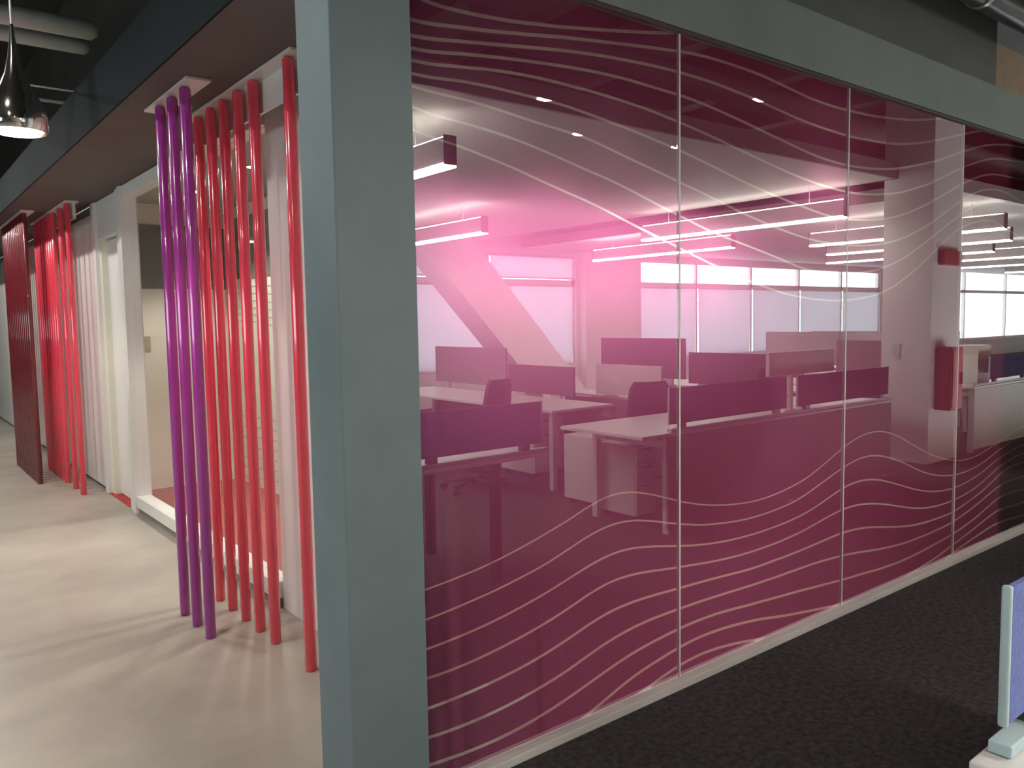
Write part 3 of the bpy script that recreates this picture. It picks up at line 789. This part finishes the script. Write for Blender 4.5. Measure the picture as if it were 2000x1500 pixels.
# ------------------------------------------------------------------ desk row along the glass wall
def long_desk(x0, x1, xt, screens, label, panel, fabric, legmat='steel_white'):
    """One bench: top, legs, rear panel, rail and low fabric screens on its glass-wall edge."""
    t = empty('bench_desk', (x0, 0.55, 0), label, 'desk', 'bench desks along the glass wall')
    X0, X1 = 0.0, x1 - x0
    T0 = xt - x0

    def p(nm, mm, a, b, c, d_, e, f_, bev=0.0):
        return box(nm, mm, a, b, c, d_, e, f_, t, bevel=bev)
    p('tabletop', 'laminate', T0, X1, -0.80, 0.03, 0.705, 0.73, 0.004)
    for lx in ((X0 + 0.03, (X0 + X1) / 2, X1 - 0.08) if panel else (X0 + 0.03, X1 - 0.40)):
        p('leg', legmat, lx, lx + 0.05, -0.05, 0.0, 0, 0.704)
        p('leg', legmat, lx, lx + 0.05, -0.76, -0.71, 0, 0.704)
        p('foot_rail', legmat, lx, lx + 0.05, -0.71, -0.05, 0.62, 0.66)
    if panel:
        p('rear_panel', panel, X0 + 0.01, X1, 0.003, 0.022, 0.04, 0.70)
    p('rail', 'teal_cap', X0 + 0.045, X1, -0.020, 0.020, 0.732, 0.755, 0.003)
    if panel:
        p('cable_tray', 'steel_white', X0 + 0.1, X1 - 0.1, -0.30, -0.10, 0.60, 0.604)
    for (a, b) in screens:
        a -= x0
        b -= x0
        s_ = p('screen', fabric, a + 0.02, b - 0.02, -0.007, 0.007, 0.785, 1.04, 0.003)
        for e0, e1 in ((a + 0.006, a + 0.020), (b - 0.020, b - 0.006)):
            MB().box(e0, e1, -0.0085, 0.0085, 0.782, 1.044, 0.005, 3).build('edge_cap', 'teal_cap', s_, smooth=True)
        nbr = max(2, int((b - a) / 0.8) + 1)
        for k in range(nbr):
            bx_ = a + 0.12 + (b - a - 0.30) * k / (nbr - 1)
            MB().box(bx_, bx_ + 0.06, -0.018, 0.018, 0.7555, 0.788).build('clamp', 'black_plastic', s_)
    return t


long_desk(1.50, 3.18, 1.49, [(1.545, 3.16)], 'white bench desk with blue fabric screen near the corner post', None, 'blue_fabric', 'black_plastic')
d2 = long_desk(4.28, 7.46, 4.02, [(4.31, 5.77), (5.90, 7.44)], 'long white bench desk with two navy screens ending at the big column', 'modesty_grey', 'navy_fabric')
MB().box(1.52, 1.56, -0.012, 0.012, 0.77, 1.05).box(1.49, 1.59, -0.02, 0.02, 0.756, 0.77).build('screen_post', 'steel_white', d2)
d3 = long_desk(9.30, 12.6, 9.28, [(9.72, 12.5)], 'white panelled bench desk past the big column', 'modesty_white', 'navy_fabric')

# white monitor-like panel standing on the long desk
t = empty('monitor', (6.25, V(3.86), 0.7305), 'wide white-backed monitor standing on the long navy-screened desk', 'monitor')
box('back_shell', 'laminate', -0.50, 0.50, -0.02, 0.02, 0.30, 0.50, t, bevel=0.008)
box('display', 'black_plastic', -0.48, 0.48, -0.024, -0.02, 0.31, 0.49, t)
box('stand', 'steel_white', -0.02, 0.02, -0.012, 0.012, 0.012, 0.30, t)
box('foot', 'steel_white', -0.12, 0.12, -0.08, 0.08, 0.0, 0.012, t)
t = empty('paper_box', (9.95, V(3.95), 0.7305), 'small white box on the panelled desk past the column', 'box')
box('body', 'laminate', -0.16, 0.16, -0.12, 0.12, 0, 0.34, t, bevel=0.004)
box('lid', 'modesty_white', -0.17, 0.17, -0.13, 0.13, 0.34, 0.43, t, bevel=0.004)


# ------------------------------------------------------------------ desks in rows away from the glass
def cross_desk(x, side, yv0, yv1, screens, label, ends=True):
    """Desk run along y; spine at x, top reaching to one side."""
    y0, y1 = V(yv1), V(yv0)
    L = y1 - y0
    t = empty('workstation_desk', (x, y0, 0), label, 'desk', 'workstation desks in the open office')
    a, b = (-0.80, -0.02) if side < 0 else (0.02, 0.80)
    box('tabletop', 'laminate', a, b, 0, L, 0.705, 0.73, t, bevel=0.004)
    e = a + 0.04 if side < 0 else b - 0.09
    for yy in (0.04, L - 0.09):
        box('leg', 'steel_white', e, e + 0.05, yy, yy + 0.05, 0, 0.704, t)
        box('leg', 'steel_white', (-0.075 if side < 0 else 0.025), (-0.025 if side < 0 else 0.075), yy, yy + 0.05, 0, 0.704, t)
    box('rear_panel', 'modesty_grey', -0.018, 0.0 + 0.018, 0.02, L - 0.02, 0.25, 0.70, t)
    for (v0, v1, z0, z1, mm) in screens:
        s_ = box('screen', mm, -0.016, 0.016, V(v1) - y0 + 0.01, V(v0) - y0 - 0.01, z0, z1, t, bevel=0.004)
        box('clamp', 'steel_white', -0.02, 0.02, V(v1) - y0 + 0.15, V(v1) - y0 + 0.30, 0.7305, z0, s_)
        box('clamp', 'steel_white', -0.02, 0.02, V(v0) - y0 - 0.35, V(v0) - y0 - 0.20, 0.7305, z0, s_)
    return t


cross_desk(5.45, -1, 5.30, 8.42, [(5.86, 6.93, 0.76, 1.055, 'plum_fabric'), (6.95, 8.38, 0.80, 1.23, 'grey_fabric')],
           'white workstation desk with a low plum screen and a taller grey screen')
cross_desk(5.98, 1, 5.15, 6.60, [(5.18, 6.10, 0.745, 1.06, 'laminate')], 'white workstation desk with a low white screen')
cross_desk(7.50, 1, 4.80, 7.60, [(4.86, 6.10, 0.76, 1.125, 'plum_fabric'), (6.14, 7.55, 0.80, 1.285, 'plum_fabric')],
           'white workstation desk with plum screens behind the long navy-screened desk')
cross_desk(11.0, -1, 5.6, 8.0, [(6.18, 7.42, 0.80, 1.29, 'grey_fabric')], 'white workstation desk with one tall grey screen far past the column')
cross_desk(11.42, 1, 4.65, 7.0, [(4.70, 6.9, 0.80, 1.29, 'grey_fabric')], 'white workstation desk with a long grey screen near the panelled desk')
cross_desk(9.35, -1, 4.58, 6.6, [(4.6, 5.3, 0.78, 1.22, 'plum_fabric')], 'white workstation desk standing behind the big column')
cross_desk(3.6, -1, 8.6, 10.6, [(8.7, 10.5, 0.80, 1.12, 'grey_fabric')], 'white workstation desk near the windows behind the corner desk')


# ------------------------------------------------------------------ pedestals
def pedestal(x, yv, label, w=0.20, d=0.25, rz=0.0):
    t = empty('pedestal', (x, V(yv), 0), label, 'drawer unit', 'white drawer pedestals', rz=rz)
    box('body', 'steel_white', -w, w, -d, d, 0.05, 0.58, t, bevel=0.004)
    for k, (z0, z1) in enumerate(((0.06, 0.30), (0.305, 0.44), (0.445, 0.575))):
        dr = box('drawer', 'laminate', -w + 0.005, w - 0.005, d, d + 0.016, z0, z1, t, bevel=0.003)
        box('handle', 'steel_hinge', -0.06, 0.06, d + 0.016, d + 0.022, z1 - 0.03, z1 - 0.015, dr)
    for sx in (-w + 0.04, w - 0.04):
        for sy in (-d + 0.05, d - 0.05):
            MB().lathe([(0.025, -0.012), (0.025, 0.012)], n=12, axis='X', cx=sx, cy=sy, cz=0.025).build('caster', 'black_plastic', t)
    return t


pedestal(5.10, 6.12, 'white drawer pedestal under the desk with the plum and grey screens')
pedestal(4.60, 4.74, 'white drawer pedestal standing out behind the open end of the navy-screened desk', 0.14, 0.20)
pedestal(4.49, 4.25, 'white drawer pedestal tucked under the open end of the navy-screened desk', 0.11, 0.18)


# ------------------------------------------------------------------ office chairs
def chair_proto(loc, rz, label):
    t = empty('office_chair', loc, label, 'office chair', 'black office chairs', rz=rz)
    MB().box(-0.24, 0.24, -0.23, 0.25, 0.43, 0.50, 0.03, 3).build('seat', 'black_mesh', t, smooth=True)
    m = MB()
    nx, nz = 9, 9
    grid = []
    for sgn in (0, 1):
        g_ = []
        for i in range(nz):
            row = []
            for j in range(nx):
                u = (j / (nx - 1) - 0.5) * 2
                v = i / (nz - 1)
                hw = 0.215 - 0.02 * (2 * v - 1)**2 - 0.02 * v
                if i in (0, nz - 1):
                    hw *= 0.86
                y_ = -0.25 - 0.06 * v + 0.05 * u * u + (0.0 if sgn else -0.035)
                row.append(m.bm.verts.new((u * hw, y_, 0.56 + 0.46 * v)))
            g_.append(row)
        grid.append(g_)
    for sgn in (0, 1):
        for i in range(nz - 1):
            for j in range(nx - 1):
                m.bm.faces.new((grid[sgn][i][j], grid[sgn][i][j + 1], grid[sgn][i + 1][j + 1], grid[sgn][i + 1][j]))
    per = [(0, j) for j in range(nx)] + [(i, nx - 1) for i in range(1, nz)] + [(nz - 1, j) for j in range(nx - 2, -1, -1)] + [(i, 0) for i in range(nz - 2, 0, -1)]
    for (a, b) in zip(per, per[1:] + per[:1]):
        m.bm.faces.new((grid[0][a[0]][a[1]], grid[0][b[0]][b[1]], grid[1][b[0]][b[1]], grid[1][a[0]][a[1]]))
    m.build('backrest', 'black_mesh', t, smooth=True)
    MB().box(-0.03, 0.03, -0.335, -0.285, 0.44, 0.75).box(-0.03, 0.03, -0.33, -0.1, 0.41, 0.428).build('back_support', 'black_plastic', t)
    for sx in (-1, 1):
        MB().box(sx * 0.30 - 0.02, sx * 0.30 + 0.02, -0.05, 0.0, 0.44, 0.66).box(min(sx * 0.2, sx * 0.3), max(sx * 0.2, sx * 0.3), -0.05, 0.0, 0.415, 0.428).box(
            sx * 0.30 - 0.04, sx * 0.30 + 0.04, -0.14, 0.12, 0.66, 0.69, 0.01).build('armrest', 'black_plastic', t)
    MB().lathe([(0.030, 0.10), (0.030, 0.28), (0.020, 0.285), (0.020, 0.42)], n=16).build('gas_column', 'steel_hinge', t, smooth=True)
    m = MB()
    for k in range(5):
        a = 2 * math.pi * k / 5
        m.tube((0.02 * math.cos(a), 0.02 * math.sin(a), 0.115), (0.30 * math.cos(a), 0.30 * math.sin(a), 0.075), 0.018, 10)
    m.build('star_base', 'black_plastic', t)
    for k in range(5):
        a = 2 * math.pi * k / 5
        MB().lathe([(0.028, -0.02), (0.028, 0.02)], n=14, axis='X', cx=0.30 * math.cos(a), cy=0.30 * math.sin(a), cz=0.029).build('caster', 'black_plastic', t)
    return t


ch = chair_proto((5.44, V(5.04), 0), math.radians(200), 'black office chair behind the open end of the navy-screened desk')
for (x, yv, rz, lab) in ((4.20, 5.85, 160, 'black office chair turned side-on at the desk with plum and grey screens'),
                         (7.0, 4.98, 172, 'black office chair between the white monitor and the plum screens'),
                         (10.7, 4.95, 185, 'black office chair behind the panelled desk past the column')):
    c = copy_tree(ch)
    c.location = (x, V(yv), 0)
    c.rotation_euler = (0, 0, math.radians(rz))
    c['label'] = lab
ch.scale = (1, 1, 0.955)

# pale building outside the far windows
t = empty('office_building', (44, -24, -6), 'pale teal building outside the far office windows', 'building')
box('body', 'far_facade', -14, 16, -4, 0, 0, 8.4, t)
for z in (1.0, 4.2, 7.4):
    box('floor_band', 'white_frame', -14, 16, 0.0, 0.15, z, z + 0.5, t)
for k in range(11):
    box('pier', 'white_frame', -14 + 2.9 * k, -13.6 + 2.9 * k, 0.0, 0.2, 0, 8.4, t)
